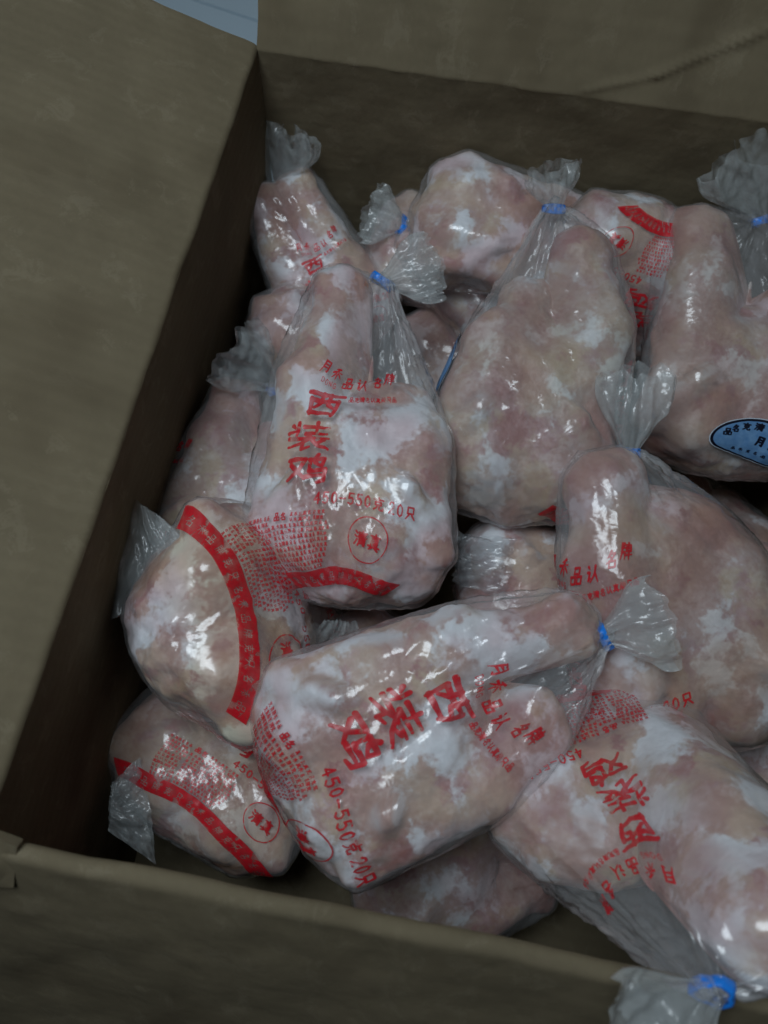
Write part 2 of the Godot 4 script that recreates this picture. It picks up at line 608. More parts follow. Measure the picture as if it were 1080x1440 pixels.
func make_carton() -> void:
	var t := thing("cardboard_carton", "open brown cardboard carton with folded-out flaps holding the bagged chickens", "cardboard box")
	var w := BOX_W
	var d := BOX_D
	var y := FLOOR_Y
	var th := 0.004
	part("left_wall", board(Vector3(0, -0.005, d), Vector3(0, -0.005, 0), Vector3(-0.008, y, 0), Vector3(-0.008, y, d + 0.04), th, -0.010, 1), mats.card, t)
	part("back_wall", board(Vector3(-0.004, -0.005, 0), Vector3(w, -0.005, 0), Vector3(w, y, -0.01), Vector3(-0.004, y, -0.01), th, -0.006, 2), mats.card, t)
	part("right_wall", board(Vector3(w, -0.005, 0), Vector3(w, -0.005, d), Vector3(w, y, d), Vector3(w, y, 0), th, -0.008, 3), mats.card, t)
	part("front_wall", board(Vector3(w, -0.005, d), Vector3(0, -0.005, d), Vector3(0, y, d + 0.045), Vector3(w, y, d + 0.045), th, -0.004, 4), mats.card, t)
	part("carton_bottom", board(Vector3(-0.03, y + 0.002, -0.02), Vector3(w + 0.02, y + 0.002, -0.02), Vector3(w + 0.02, y + 0.002, d + 0.06), Vector3(-0.03, y + 0.002, d + 0.06), th, 0.0, 5), mats.card, t)
	# flaps, folded outwards over a rounded crease
	part("left_flap", flap(Vector3(0, 0, d + 0.004), Vector3(0, 0, -0.002), Vector3(-1, 0, 0), 18.0, 0.25, 6), mats.card, t)
	part("back_flap", flap(Vector3(-0.001, 0, 0), Vector3(w, 0, 0), Vector3(0, 0, -1), 56.0, 0.25, 7, [[0.50, 0.02, 0.59, 0.085, 0.0016, 0.009], [0.59, 0.085, 0.76, 0.27, 0.0026, 0.009], [0.82, 0.0, 0.90, 0.16, 0.0014, 0.010]]), mats.card, t)
	part("front_flap", flap(Vector3(w, 0, d), Vector3(-0.002, 0, d), Vector3(0, 0, 1), -60.0, 0.36, 8, [], 0.20), mats.card, t)
	part("right_flap", flap(Vector3(w, 0, 0), Vector3(w, 0, d), Vector3(1, 0, 0), 62.0, 0.25, 9), mats.card, t)

# A flap hinged along h0-h1 that leans outwards, raised by so many degrees above the level.
func flap(h0: Vector3, h1: Vector3, out: Vector3, raised: float, length: float, seed_: int, creases := [], flare := 0.0) -> ArrayMesh:
	var nu := 111
	var nv := 71
	var r := 0.005
	var total := deg_to_rad(90.0 - raised)
	var dir := out * sin(total) + Vector3.UP * cos(total)
	var p := PackedVector3Array()
	var q := PackedVector3Array()
	for i in nv:
		var v := pow(float(i) / (nv - 1), 1.9)
		var s := length * v
		var ang := minf(s / r, total)
		var n := -out * cos(ang) + Vector3.UP * sin(ang)
		var arc := out * (r - r * cos(ang)) + Vector3.UP * (r * sin(ang)) + dir * maxf(0.0, s - r * total)
		for j in nu:
			var u := float(j) / (nu - 1)
			var x := h0.lerp(h1, u + flare * v * maxf(0.0, u - 0.5) * 2.0) + Vector3(0, -0.006, 0) + arc
			x += wobble(x)
			var h := 0.004 * sin(PI * u) * sin(PI * v) + 0.0035 * wob.get_noise_3d(x.x * 0.25 + seed_, x.y * 0.25, x.z * 0.25) * minf(1.0, v * 6.0)
			for cr in creases:
				var e0 := Vector2(cr[0], cr[1])
				var e1 := Vector2(cr[2], cr[3])
				var near := Geometry2D.get_closest_point_to_segment(Vector2(u, v), e0, e1)
				h += cr[4] * exp(-pow(near.distance_to(Vector2(u, v)) / cr[5], 2.0))
			p.append(x + n * h)
			q.append(x + n * (h - 0.004))
	return slab(p, q, nu, nv)

func wobble(x: Vector3) -> Vector3:
	return 0.0014 * Vector3(wob.get_noise_3dv(x * 0.7), wob.get_noise_3dv(x * 0.7 + Vector3(3, 1, 2)), wob.get_noise_3dv(x * 0.7 + Vector3(7, 5, 9)))

# ------------------------------------------------------------------ a frozen chicken in its bag
# prims: [kind, a, b, ra, rb] in the bag's own axes, metres: x across, y from the bottom to the tie, z out of the printed side
func field(p: Vector3, c0: Vector3, rad: Vector3, inv: Vector3, inv2: Vector3, caps: Array[Vector3], rads: PackedFloat32Array) -> float:
	var q := p - c0
	var k0 := (q * inv).length()
	var k1 := (q * inv2).length()
	var d := k0 * (k0 - 1.0) / maxf(k1, 1e-5)
	var n := rads.size() / 2
	for i in n:
		var a := caps[i * 2]
		var pa := p - a
		var ba := caps[i * 2 + 1] - a
		var h := clampf(pa.dot(ba) / ba.length_squared(), 0.0, 1.0)
		var e := (pa - ba * h).length() - lerpf(rads[i * 2], rads[i * 2 + 1], h)
		var m := clampf(0.5 + 0.5 * (e - d) / 0.007, 0.0, 1.0)
		d = lerpf(e, d, m) - 0.007 * m * (1.0 - m)
	return d

func bag(o: Dictionary) -> Node3D:
	var tie: Vector3 = o.tie
	var bot: Vector3 = o.bot
	var hint: Vector3 = o.get("up", Vector3(0.03, 1.0, 0.15))
	var yy := (tie - bot).normalized()
	var zz := (hint - yy * hint.dot(yy)).normalized()
	var xx := yy.cross(zz)
	var L := (tie - bot).length()
	var hw: float = o.hw
	var ht: float = o.ht
	var seed_: int = o.seed
	var nu: int = o.get("nu", 81)
	var nv: int = o.get("nv", 61)
	var rng := RandomNumberGenerator.new()
	rng.seed = seed_
	var t := thing("bagged_chicken", o.label, "frozen chicken", Vector3.ZERO, "bagged frozen chickens piled in the carton")
	t.transform = Transform3D(Basis(xx, yy, zz), bot)
	# --- the bird
	var body: Array = o.get("body", [0.0, 0.33, -0.06, 0.86, 0.335, 0.86])
	var c0 := Vector3(body[0] * hw, body[1] * L, body[2] * ht)
	var rad := Vector3(body[3] * hw, body[4] * L, body[5] * ht)
	var inv := Vector3(1.0 / rad.x, 1.0 / rad.y, 1.0 / rad.z)
	var inv2 := inv * inv
	var sc := hw / 0.072
	var caps: Array[Vector3] = []
	var rads := PackedFloat32Array()
	# each leg: [hip x, y, knee x, y, z, end x, y, z, thigh radius, end radius]
	var legs: Array = o.get("legs", [[-0.62, 0.34, -0.60, 0.58, 0.30, -0.28, 0.93, 0.1, 0.028, 0.014], [0.62, 0.34, 0.62, 0.56, 0.25, 0.32, 0.84, 0.05, 0.028, 0.014]])
	for g in legs:
		var hip := Vector3(g[0] * hw, g[1] * L, 0.25 * ht)
		var knee := Vector3(g[2] * hw, g[3] * L, g[4] * ht)
		var foot := Vector3(g[5] * hw, g[6] * L, g[7] * ht)
		caps.append_array([hip, knee, knee, foot])
		rads.append_array(PackedFloat32Array([g[8] * 1.05 * sc, g[8] * 0.86 * sc, g[8] * 0.82 * sc, g[9] * sc]))
		caps.append_array([foot + Vector3(-0.006, 0, 0.002), foot + Vector3(0.006, 0.002, -0.002)])   # knuckle
		rads.append_array(PackedFloat32Array([g[9] * 1.12 * sc, g[9] * 1.02 * sc]))
	for s in [-1.0, 1.0]:                                                                             # the two halves of the breast
		caps.append_array([Vector3(s * 0.36 * hw, 0.17 * L, 0.30 * ht), Vector3(s * 0.22 * hw, 0.46 * L, 0.40 * ht)])
		rads.append_array(PackedFloat32Array([0.56 * ht, 0.40 * ht]))
	if o.get("blunt", true):                                                                          # the flat bottom of the bag
		caps.append_array([Vector3(-0.55 * hw, 0.05 * L + 0.42 * ht, 0), Vector3(0.55 * hw, 0.05 * L + 0.42 * ht, 0)])
		rads.append_array(PackedFloat32Array([0.55 * ht, 0.55 * ht]))
	for s in [-1.0, 1.0]:                                                                             # wings
		var elbow := Vector3(s * 0.86 * hw, 0.16 * L, 0.42 * ht)
		caps.append_array([Vector3(s * 0.70 * hw, 0.40 * L, 0.40 * ht), elbow, elbow, Vector3(s * 0.52 * hw, 0.30 * L, 0.88 * ht)])
		rads.append_array(PackedFloat32Array([0.014 * sc, 0.012 * sc, 0.011 * sc, 0.008 * sc]))
	var P := PackedVector3Array()
	var col := PackedColorArray()
	var D := PackedVector3Array()
	var rmin := PackedFloat32Array()
	P.resize(nu * nv)
	D.resize(nu * nv)
	rmin.resize(nu * nv)
	col.resize(nu * nv)
	var O := PackedFloat32Array()
	O.resize(nv)
	for i in nv:
		var v := float(i) / (nv - 1)
		var oy := L * lerpf(0.26, 0.74, smoothstep(0.0, 1.0, v))
		O[i] = oy
		var th := PI * v
		for j in nu:
			var k := i * nu + j
			if j == nu - 1:
				D[k] = D[i * nu]
				rmin[k] = rmin[i * nu]
				P[k] = P[i * nu]
				col[k] = col[i * nu]
				continue
			var ph := TAU * j / (nu - 1) - PI * 0.5
			var dir := Vector3(-sin(th) * cos(ph) * hw, -cos(th) * L * 0.30, sin(th) * sin(ph) * ht).normalized()
			if i == nv - 1: dir = Vector3.UP
			if i == 0: dir = Vector3.DOWN
			D[k] = dir
			var r := 0.20
			var org := Vector3(0, oy, 0)
			for it in 16:
				var d := field(org + dir * r, c0, rad, inv, inv2, caps, rads)
				r -= d * 0.92
				if d < 0.0006 or r < 0.004:
					break
			r = maxf(r, 0.004)
			var pt := org + dir * r
			var w1 := wob.get_noise_3d(pt.x * 1.4 + seed_ * 3.1, pt.y * 1.4, pt.z * 1.4)
			r = maxf(r + 0.0042 * w1 + 0.0006 * fine.get_noise_3d(pt.x + seed_, pt.y, pt.z), 0.003)
			rmin[k] = r
			P[k] = org + dir * r
			# joints and wing tips a little redder: a property of the meat
			var red := smoothstep(-0.05, 0.40, wob.get_noise_3d(pt.x * 0.5 - seed_, pt.y * 0.5 + 4.0, pt.z * 0.5) + 0.25 * smoothstep(0.55, 0.85, pt.y / L))
			col[k] = Color(1, 1, 1).lerp(Color(0.90, 0.66, 0.66), red * 0.9) * Color(1, 1, 1).lerp(o.get("tint", Color(1, 1, 1)), smoothstep(-0.35, 0.25, wob.get_noise_3d(pt.x * 0.45 + 5.0, pt.y * 0.45 - seed_, pt.z * 0.45)))
	var n := grid_normals(P, nu, nv, true)
	part("chicken", grid_mesh(P, n, PackedVector2Array(), nu, nv, col), skin_mats[int(o.get("skin", 2)) + 3 * (seed_ % 3)], t)
	# --- the film: a membrane pulled over the bird to the tie
	var neck: float = o.get("neck", 0.0060)
	var eps: float = o.get("slack", 0.0016)
	var taut: float = o.get("taut", 0.92)
	var bird := rmin.duplicate()
	var F := PackedVector3Array()
	var R := PackedFloat32Array()
	F.resize(nu * nv)
	R.resize(nu * nv)
	for i in nv:
		for j in nu:
			var k := i * nu + j
			rmin[k] += eps + 0.0012 * wob.get_noise_3dv(P[k] * 2.0 + Vector3(9, seed_, 0))
			R[k] = rmin[k]
			F[k] = Vector3(0, O[i], 0) + D[k] * R[k]
	for j in nu:
		var ph := TAU * j / (nu - 1) - PI * 0.5
		F[(nv - 1) * nu + j] = Vector3(-neck * cos(ph), L, neck * sin(ph))
	# the film cannot stretch: along each line from the bottom to the tie it runs straight across every hollow
	for j in nu - 1:
		var hull: Array[int] = [0]
		var q := PackedVector2Array()
		for i in nv:
			var f3 := F[i * nu + j]
			q.append(Vector2(Vector2(f3.x, f3.z).length() if i > 0 else 0.0, f3.y))
		for i in range(1, nv):
			while hull.size() > 1:
				var a := q[hull[hull.size() - 2]]
				var b := q[hull[hull.size() - 1]]
				if (b - a).cross(q[i] - b) > 0.0:
					break
				hull.pop_back()
			hull.append(i)
		for h in hull.size() - 1:
			var a := q[hull[h]]
			var e := q[hull[h + 1]] - a
			for i in range(hull[h] + 1, hull[h + 1]):
				var k := i * nu + j
				var s := Vector2(Vector2(D[k].x, D[k].z).length(), D[k].y)
				var den := s.cross(e)
				if absf(den) < 1e-7:
					continue
				var r := (a - Vector2(0, O[i])).cross(e) / den
				if r > rmin[k] and r < 0.25:
					rmin[k] = lerpf(rmin[k], r, taut)
					R[k] = rmin[k]
					F[k] = Vector3(0, O[i], 0) + D[k] * r
	# and it bridges the hollows round each ring, between leg and leg
	var around := nu - 1
	for i in range(3, nv - 2):
		var q := PackedVector2Array()
		for j in around:
			q.append(Vector2(F[i * nu + j].x, F[i * nu + j].z))
		for turn in 2:
			for step in range(2, around / 5, 2):
				for j in around:
					var a := q[(j - step + around) % around]
					var e := q[(j + step) % around] - a
					var s := q[j].normalized()
					var den := s.cross(e)
					if absf(den) < 1e-9:
						continue
					var rho := a.cross(e) / den
					if rho > q[j].length() and rho < 0.2:
						q[j] = s * rho
		for j in around:
			var k := i * nu + j
			var r := q[j].length() / maxf(Vector2(D[k].x, D[k].z).length(), 0.05)
			if r > rmin[k]:
				rmin[k] = lerpf(rmin[k], r, taut)
				R[k] = rmin[k]
				F[k] = Vector3(0, O[i], 0) + D[k] * rmin[k]
	for i in nv:
		rmin[i * nu + nu - 1] = rmin[i * nu]
		R[i * nu + nu - 1] = R[i * nu]
		F[i * nu + nu - 1] = F[i * nu]
	for it in int(o.get("pull", 30)):
		var f := 1.5 if it < 22 else 1.0
		var low := 0.0
		for j in nu - 1: low += F[nu + j].y
		low /= nu - 1
		for j in nu: F[j] = Vector3(0, minf(low, O[0] - rmin[0]), 0)
		for i in range(1, nv - 1):
			var org := Vector3(0, O[i], 0)
			for j in nu - 1:
				var k := i * nu + j
				var kl := k - 1 if j > 0 else k + nu - 2
				var avg := (F[kl] + F[k + 1] + F[k - nu] + F[k + nu]) * 0.25
				var want := (avg - org).dot(D[k])
				var r := maxf(rmin[k], R[k] + f * (want - R[k]))
				R[k] = r
				F[k] = org + D[k] * r
			F[i * nu + nu - 1] = F[i * nu]
			R[i * nu + nu - 1] = R[i * nu]
	# pleats that run from the tie, and slack ripples
	var fn := grid_normals(F, nu, nv, true)
	var np_: float = 9.0 + seed_ % 4
	var G := F.duplicate()
	for i in range(1, nv - 1):
		var v := float(i) / (nv - 1)
		var near := smoothstep(0.36, 0.90, v) * (1.0 - smoothstep(0.97, 1.0, v))
		for j in nu:
			var k := i * nu + j
			var jj := j if j < nu - 1 else 0
			var ph := TAU * jj / (nu - 1)
			var free := clampf((R[k] - bird[k] - eps) / 0.006, 0.0, 1.0)
			var pl := sin(np_ * ph + 2.4 * wob.get_noise_2d(cos(ph) * 0.06 + seed_, sin(ph) * 0.06) * 3.0)
			var rp := 1.0 - absf(fine.get_noise_3d(F[k].x * 0.7 + seed_, F[k].y * 0.28, F[k].z * 0.7)) * 3.2
			G[k] = F[k] + fn[k] * (0.0020 * near * pl * (0.30 + 0.70 * free) + 0.0019 * maxf(rp, 0.0) * (0.25 + 0.75 * free))
	# long creases pressed into the film
	for c in int(o.get("creases", 11)):
		var a := Vector2(rng.randf() * (nu - 1), rng.randf_range(0.22, 0.80) * (nv - 1))
		var b := a + Vector2(rng.randf_range(-0.10, 0.10) * nu, rng.randf_range(0.12, 0.34) * nv * (1.0 if rng.randf() < 0.75 else -0.3))
		var amp := rng.randf_range(0.0012, 0.0030) * (1.0 if rng.randf() < 0.8 else -0.5)
		for i in range(maxi(int(minf(a.y, b.y)) - 3, 1), mini(int(maxf(a.y, b.y)) + 4, nv - 1)):
			for j in range(int(minf(a.x, b.x)) - 4, int(maxf(a.x, b.x)) + 5):
				var jj := posmod(j, nu - 1)
				var near := Geometry2D.get_closest_point_to_segment(Vector2(j, i), a, b)
				var fall := amp * exp(-pow(near.distance_to(Vector2(j, i)) / 1.1, 2.0)) * clampf(minf(near.distance_to(a), near.distance_to(b)) / 5.0, 0.0, 1.0)
				G[i * nu + jj] += fn[i * nu + jj] * fall
				if jj == 0:
					G[i * nu + nu - 1] = G[i * nu]
	var gn := grid_normals(G, nu, nv, true)
	var film := part("bag_film", grid_mesh(G, gn, PackedVector2Array(), nu, nv), mats.film, t)
	# --- print
	var mer := PackedFloat32Array()
	mer.resize(nv)
	var jf := (nu - 1) / 2
	for i in range(nv - 2, -1, -1):
		mer[i] = mer[i + 1] + F[i * nu + jf].distance_to(F[(i + 1) * nu + jf])
	var ring := []
	for i in nv:
		var acc := PackedFloat32Array()
		acc.resize(nu)
		for j in range(1, nu):
			acc[j] = acc[j - 1] + F[i * nu + j].distance_to(F[i * nu + j - 1])
		ring.append(acc)
	if o.has("print"):
		var shift: float = o.print
		var size: float = o.get("print_scale", 0.73)
		patch("red_print", G, gn, nu, nv, mer, ring, mats.ink, film, shift, size, o.get("print_from", -0.349), o.get("print_to", 1.061))
	if o.has("sticker"):
		var s: Array = o.sticker         # [column 0..1, row 0..1, half columns, half rows]
		sticker(G, gn, nu, nv, s, film)
	# --- gathered end beyond the tie
	if o.has("tail"):
		var inv_t := t.transform.affine_inverse()
		tail(t, inv_t * (o.tail as Vector3), Vector3(0, L, 0), 1.12 * o.get("tail_w", 0.026), neck, seed_, inv_t.basis * (o.get("tail_flat", Vector3(0.1, 0.9, 0.4)) as Vector3))
		band(t, Vector3(0, L + 0.001, 0), (inv_t * (o.tail as Vector3) - Vector3(0, L, 0)).normalized(), neck * 1.22, seed_)
	return t

func patch(called: String, G: PackedVector3Array, gn: PackedVector3Array, nu: int, nv: int, mer: PackedFloat32Array, ring: Array, m: Material, parent: Node3D, shift: float, size: float, from: float, to: float) -> void:
	var jf := (nu - 1) / 2
	var i0 := 2
	var i1 := nv - 3
	var cols := nu
	var p := PackedVector3Array()
	var n := PackedVector3Array()
	var uv := PackedVector2Array()
	for i in range(i0, i1 + 1):
		var acc: PackedFloat32Array = ring[i]
		var total: float = maxf(acc[nu - 1], 1e-4)
		var mid: float = acc[jf]
		for j in nu:
			var k := i * nu + j
			p.append(G[k] + gn[k] * 0.0004)
			n.append(gn[k])
			var frac := (acc[j] - mid) / total
			uv.append(Vector2(0.5 + (frac * AROUND - shift) / (PANEL_W * size), from + (to - from) * mer[i] / mer[0]))
	part(called, grid_mesh(p, n, uv, cols, i1 - i0 + 1), m, parent)

func sticker(G: PackedVector3Array, gn: PackedVector3Array, nu: int, nv: int, s: Array, parent: Node3D) -> void:
	var p := PackedVector3Array()
	var n := PackedVector3Array()
	var uv := PackedVector2Array()
	var m := 25
	for a in m:
		for b in m:
			var fu: float = (s[0] + s[2] * (2.0 * b / (m - 1) - 1.0)) * (nu - 1)
			var fv: float = clampf((s[1] - s[3] * (2.0 * a / (m - 1) - 1.0)) * (nv - 1), 0.0, nv - 1.001)
			fu = fposmod(fu, nu - 1.0)
			var j := int(fu)
			var i := int(fv)
			var q := G[i * nu + j].lerp(G[i * nu + j + 1], fu - j).lerp(G[(i + 1) * nu + j].lerp(G[(i + 1) * nu + j + 1], fu - j), fv - i)
			var w := gn[i * nu + j].lerp(gn[(i + 1) * nu + j + 1], 0.5).normalized()
			p.append(q + w * 0.0012)
			n.append(w)
			uv.append(Vector2(float(b) / (m - 1), float(a) / (m - 1)))
	part("oval_label", grid_mesh(p, n, uv, m, m), mats.sticker, parent)

func band(parent: Node3D, at: Vector3, dir: Vector3, r: float, seed_: int) -> void:
	var y := (Vector3.UP + dir).normalized()
	var x := y.cross(Vector3(0.3, 0.1, 1)).normalized()
	var z := x.cross(y)
	var prof := [[-0.0030, -0.6], [-0.0034, 0.0], [-0.0030, 0.0008], [0.0, 0.0012], [0.0030, 0.0008], [0.0034, 0.0], [0.0030, -0.6]]
	var nu := 37
	var p := PackedVector3Array()
	for i in prof.size():
		for j in nu:
			var ph := TAU * (j % (nu - 1)) / (nu - 1)
			var rr: float = r + prof[i][1] if prof[i][1] > -0.5 else r * 0.85
			rr *= 1.0 + 0.10 * sin(3.0 * ph + seed_) + 0.05 * sin(7.0 * ph)
			var h: float = prof[i][0] * (1.0 + 0.15 * sin(2.0 * ph + seed_)) + 0.0008 * sin(ph + seed_)
			p.append(at + y * h + (x * cos(ph) * 1.15 + z * sin(ph) * 0.9) * rr)
	part("blue_tie", grid_mesh(p, grid_normals(p, nu, prof.size(), true), PackedVector2Array(), nu, prof.size()), mats.tape, parent)

func tail(parent: Node3D, tip: Vector3, from: Vector3, w: float, neck: float, seed_: int, flat: Vector3) -> void:
	var nu := 97
	var nv := 27
	var axis := tip - from
	var len := axis.length()
	var y := axis / len
	var z := (flat - y * flat.dot(y)).normalized()
	var x := y.cross(z)
	var rng := RandomNumberGenerator.new()
	rng.seed = seed_ * 7 + 3
	var k1 := 4.0 + rng.randi() % 3
	var k2 := 9.0 + rng.randi() % 4
	var p1 := rng.randf() * TAU
	var p2 := rng.randf() * TAU
	var p := PackedVector3Array()
	for i in nv:
		var t := float(i) / (nv - 1)
		var wide := neck + (w - neck) * pow(smoothstep(0.0, 0.85, t), 0.8)
		var deep := neck * lerpf(1.0, 0.9, t) + 0.004 * sin(PI * t)
		for j in nu:
			var ph := TAU * (j % (nu - 1)) / (nu - 1)
			var edge := 1.0 - 0.16 * t * (0.5 + 0.5 * wob.get_noise_2d(cos(ph) * 0.05 + seed_, sin(ph) * 0.05) * 2.0)
			var h0 := len * t
			var lat := wide * cos(ph) + 0.002 * t * sin(6.0 * ph + p1)
			var lump := wob.get_noise_3d(lat * 1.6 + seed_, h0 * 0.7, p1)
			var pleat := t * (0.0030 * sin(k1 * lat / w * 2.2 + p1 + 3.0 * lump) + 0.0016 * sin(k2 * lat / w * 1.8 + p2 + 2.0 * lump) + 0.0075 * lump) + (1.0 - t) * 0.0011 * sin(10.0 * ph + p1)
			var out := deep * sin(ph) + pleat + 0.010 * t * t * sin(p2)
			var h := len * t * edge - 0.10 * len * t * pow(lat / w, 2.0)
			var q := from + y * h + x * lat + z * out
			q += z * 0.0034 * t * fine.get_noise_3d(q.x + seed_, q.y * 0.6, q.z)
			p.append(q)
	part("gathered_end", grid_mesh(p, grid_normals(p, nu, nv, true), PackedVector2Array(), nu, nv), mats.milky, parent)

# a loose piece of film between four corners given in the world (bottom corners, seam tails), two layers with wrinkles
func corner(parent: Node3D, called: String, a: Vector3, b: Vector3, c: Vector3, d: Vector3, puff: float, ripple: float, seed_: int, m: Material) -> void:
	var nu := 33
	var nv := 25
	var inv_t := parent.transform.affine_inverse()
	var nrm := (b - a).cross(d - a).normalized()
	var st := SurfaceTool.new()
	st.begin(Mesh.PRIMITIVE_TRIANGLES)
	for side in [1.0, -1.0]:
		var p := PackedVector3Array()
		for i in nv:
			var v := float(i) / (nv - 1)
			for j in nu:
				var u := float(j) / (nu - 1)
				var x := a.lerp(b, u).lerp(d.lerp(c, u), v)
				var e := minf(sin(PI * u), 1.0) * (1.0 - v * 0.6)
				var h: float = side * puff * e + ripple * (fine.get_noise_3d(u * 0.10 + seed_, v * 0.025, 0.3) * 2.0 + 0.5 * sin(13.0 * u + seed_ + 2.0 * v))
				p.append(inv_t * (x + nrm * h))
		st.append_from(grid_mesh(p, grid_normals(p, nu, nv, false), PackedVector2Array(), nu, nv), 0, Transform3D())
	part(called, st.commit(), m, parent)

func make_bags() -> void:
	var up := Vector3(0.02, 1.0, 0.22)
	# A: the large bag upright in the middle
	bag({tie = Vector3(0.121, -0.080, 0.136), bot = Vector3(0.139, -0.115, 0.385), hw = 0.069, ht = 0.056, seed = 1, skin = 0, up = up, nu = 151, nv = 117, print = -0.018,
		legs = [[-0.50, 0.36, -0.58, 0.60, 0.40, -0.40, 0.93, 0.2, 0.028, 0.0165], [0.55, 0.28, 0.58, 0.46, 0.4, 0.42, 0.58, 0.1, 0.028, 0.017]],
		tail = Vector3(0.163, -0.055, 0.128), tail_w = 0.024, label = "upright bag in the middle with red brush lettering down its left side"})
	# B: the bag lying across the front
	bag({tie = Vector3(0.307, -0.070, 0.387), bot = Vector3(0.120, -0.115, 0.511), hw = 0.069, ht = 0.054, seed = 2, skin = 0, up = up, nu = 151, nv = 117, print = 0.0, print_scale = 0.83, print_from = -0.109, print_to = 0.931,
		legs = [[-0.55, 0.36, -0.48, 0.62, 0.3, -0.20, 0.93, 0.15, 0.028, 0.0155], [0.62, 0.32, 0.66, 0.54, 0.2, 0.44, 0.74, 0.15, 0.029, 0.016]],
		tail = Vector3(0.347, -0.055, 0.368), tail_w = 0.027, label = "front bag lying across the pile with sideways red lettering and tie at right"})
	# C: the bag at the left wall seen from its bottom end
	var c := bag({tie = Vector3(0.118, -0.255, 0.345), bot = Vector3(0.032, -0.066, 0.438), hw = 0.078, ht = 0.060, seed = 3, tint = Color(0.98, 0.90, 0.66), skin = 1, up = Vector3(0.9, 0.5, -0.25), nu = 101, nv = 81, print = -0.005, blunt = false, print_from = -0.23, print_to = 1.18,
		label = "bag against the left wall with a red band across its yellowish side"})
	corner(c, "film_corner", Vector3(-0.014, -0.100, 0.430), Vector3(0.056, -0.085, 0.388), Vector3(0.018, -0.072, 0.362), Vector3(-0.019, -0.072, 0.345), 0.006, 0.0025, 31, mats.milky)
	# D: right of the middle, leg at its right
	bag({tie = Vector3(0.244, -0.062, 0.056), bot = Vector3(0.246, -0.138, 0.292), hw = 0.070, ht = 0.054, tint = Color(0.92, 0.88, 0.76), seed = 4, up = up, nu = 111, nv = 91, print = 0.105,
		legs = [[-0.50, 0.36, -0.40, 0.52, 0.3, -0.10, 0.68, 0.0, 0.030, 0.018], [0.50, 0.44, 0.62, 0.60, 0.35, 0.36, 0.84, 0.25, 0.029, 0.0175]],
		tail = Vector3(0.231, -0.028, 0.040), tail_w = 0.020, sticker = [0.295, 0.46, 0.05, 0.07], label = "plump pale bag right of the middle one, showing skin with hardly any lettering"})
	# E: tie upright at right
	bag({tie = Vector3(0.320, -0.085, 0.247), bot = Vector3(0.405, -0.165, 0.430), hw = 0.080, ht = 0.060, tint = Color(0.82, 0.64, 0.52), seed = 5, body = [0.08, 0.44, -0.06, 0.90, 0.44, 0.86], up = up, nu = 101, nv = 81, print = -0.070, print_from = -0.2,
		legs = [[-0.50, 0.42, -0.50, 0.66, 0.35, -0.30, 0.92, 0.2, 0.032, 0.020], [0.45, 0.36, 0.52, 0.54, 0.2, 0.30, 0.72, 0.1, 0.032, 0.016]],
		tail = Vector3(0.313, -0.035, 0.206), tail_w = 0.025, label = "large bag at right, just below the oval label, its tied end pointing up"})
	# F: top right corner
	bag({tie = Vector3(0.411, -0.075, 0.023), bot = Vector3(0.408, -0.150, 0.215), hw = 0.076, ht = 0.055, seed = 6, tint = Color(0.88, 0.78, 0.70), skin = 2, up = up, nu = 91, nv = 71,
		legs = [[-0.55, 0.45, -0.60, 0.70, 0.3, -0.64, 0.90, 0.1, 0.028, 0.018], [0.50, 0.36, 0.58, 0.52, 0.2, 0.42, 0.66, 0.1, 0.030, 0.017]],
		tail = Vector3(0.362, -0.022, 0.000), tail_w = 0.030, tail_flat = Vector3(0.2, 0.6, 0.7), sticker = [0.54, 0.26, 0.108, 0.058], label = "bag in the back right corner with an oval blue label near its bottom"})
	# G: bottom right
	bag({tie = Vector3(0.347, 0.014, 0.562), bot = Vector3(0.306, -0.205, 0.420), hw = 0.082, ht = 0.052, seed = 7, skin = 1, up = Vector3(-0.1, 1.0, -0.1), nu = 111, nv = 91, print = 0.012, print_from = -0.075, print_to = 1.335,
		legs = [[-0.50, 0.42, -0.56, 0.70, 0.3, -0.46, 0.93, 0.2, 0.032, 0.021], [0.50, 0.30, 0.50, 0.44, 0.1, 0.36, 0.52, 0.0, 0.030, 0.020]],
		tail = Vector3(0.308, 0.024, 0.596), tail_w = 0.028, tail_flat = Vector3(0.05, 1.0, 0.1), label = "front right bag whose tied end hangs over the front flap"})
	# H: left, behind A
	bag({tie = Vector3(0.049, -0.140, 0.210), bot = Vector3(0.036, -0.180, 0.372), hw = 0.062, ht = 0.052, seed = 8, up = up, nu = 81, nv = 65, print = -0.09,
		legs = [[-0.45, 0.40, -0.52, 0.66, 0.3, -0.50, 0.90, 0.0, 0.028, 0.016], [0.45, 0.36, 0.50, 0.54, 0.2, 0.25, 0.74, 0.1, 0.030, 0.016]],
		tail = Vector3(0.008, -0.088, 0.206), tail_w = 0.027, label = "bag between the left wall and the middle bag with cloudy tied end folded left"})
	# I: back left corner
	bag({tie = Vector3(0.004, -0.125, 0.020), bot = Vector3(0.095, -0.200, 0.120), hw = 0.052, ht = 0.048, seed = 9, skin = 1, up = up, nu = 81, nv = 65, print = 0.0,
		legs = [[-0.50, 0.40, -0.45, 0.66, 0.3, -0.30, 0.97, 0.2, 0.028, 0.017], [0.45, 0.40, 0.42, 0.66, 0.2, 0.34, 0.95, 0.1, 0.028, 0.018]],
		tail = Vector3(0.014, -0.072, -0.010), tail_w = 0.030, label = "bag in the back left corner with two leg ends under a grey film end"})
	# J: between I and H
	bag({tie = Vector3(0.110, -0.180, 0.070), bot = Vector3(0.034, -0.160, 0.175), hw = 0.046, ht = 0.044, seed = 10, up = up, nu = 71, nv = 55,
		label = "deep bag behind the middle bag, only its cloudy left shoulder showing"})
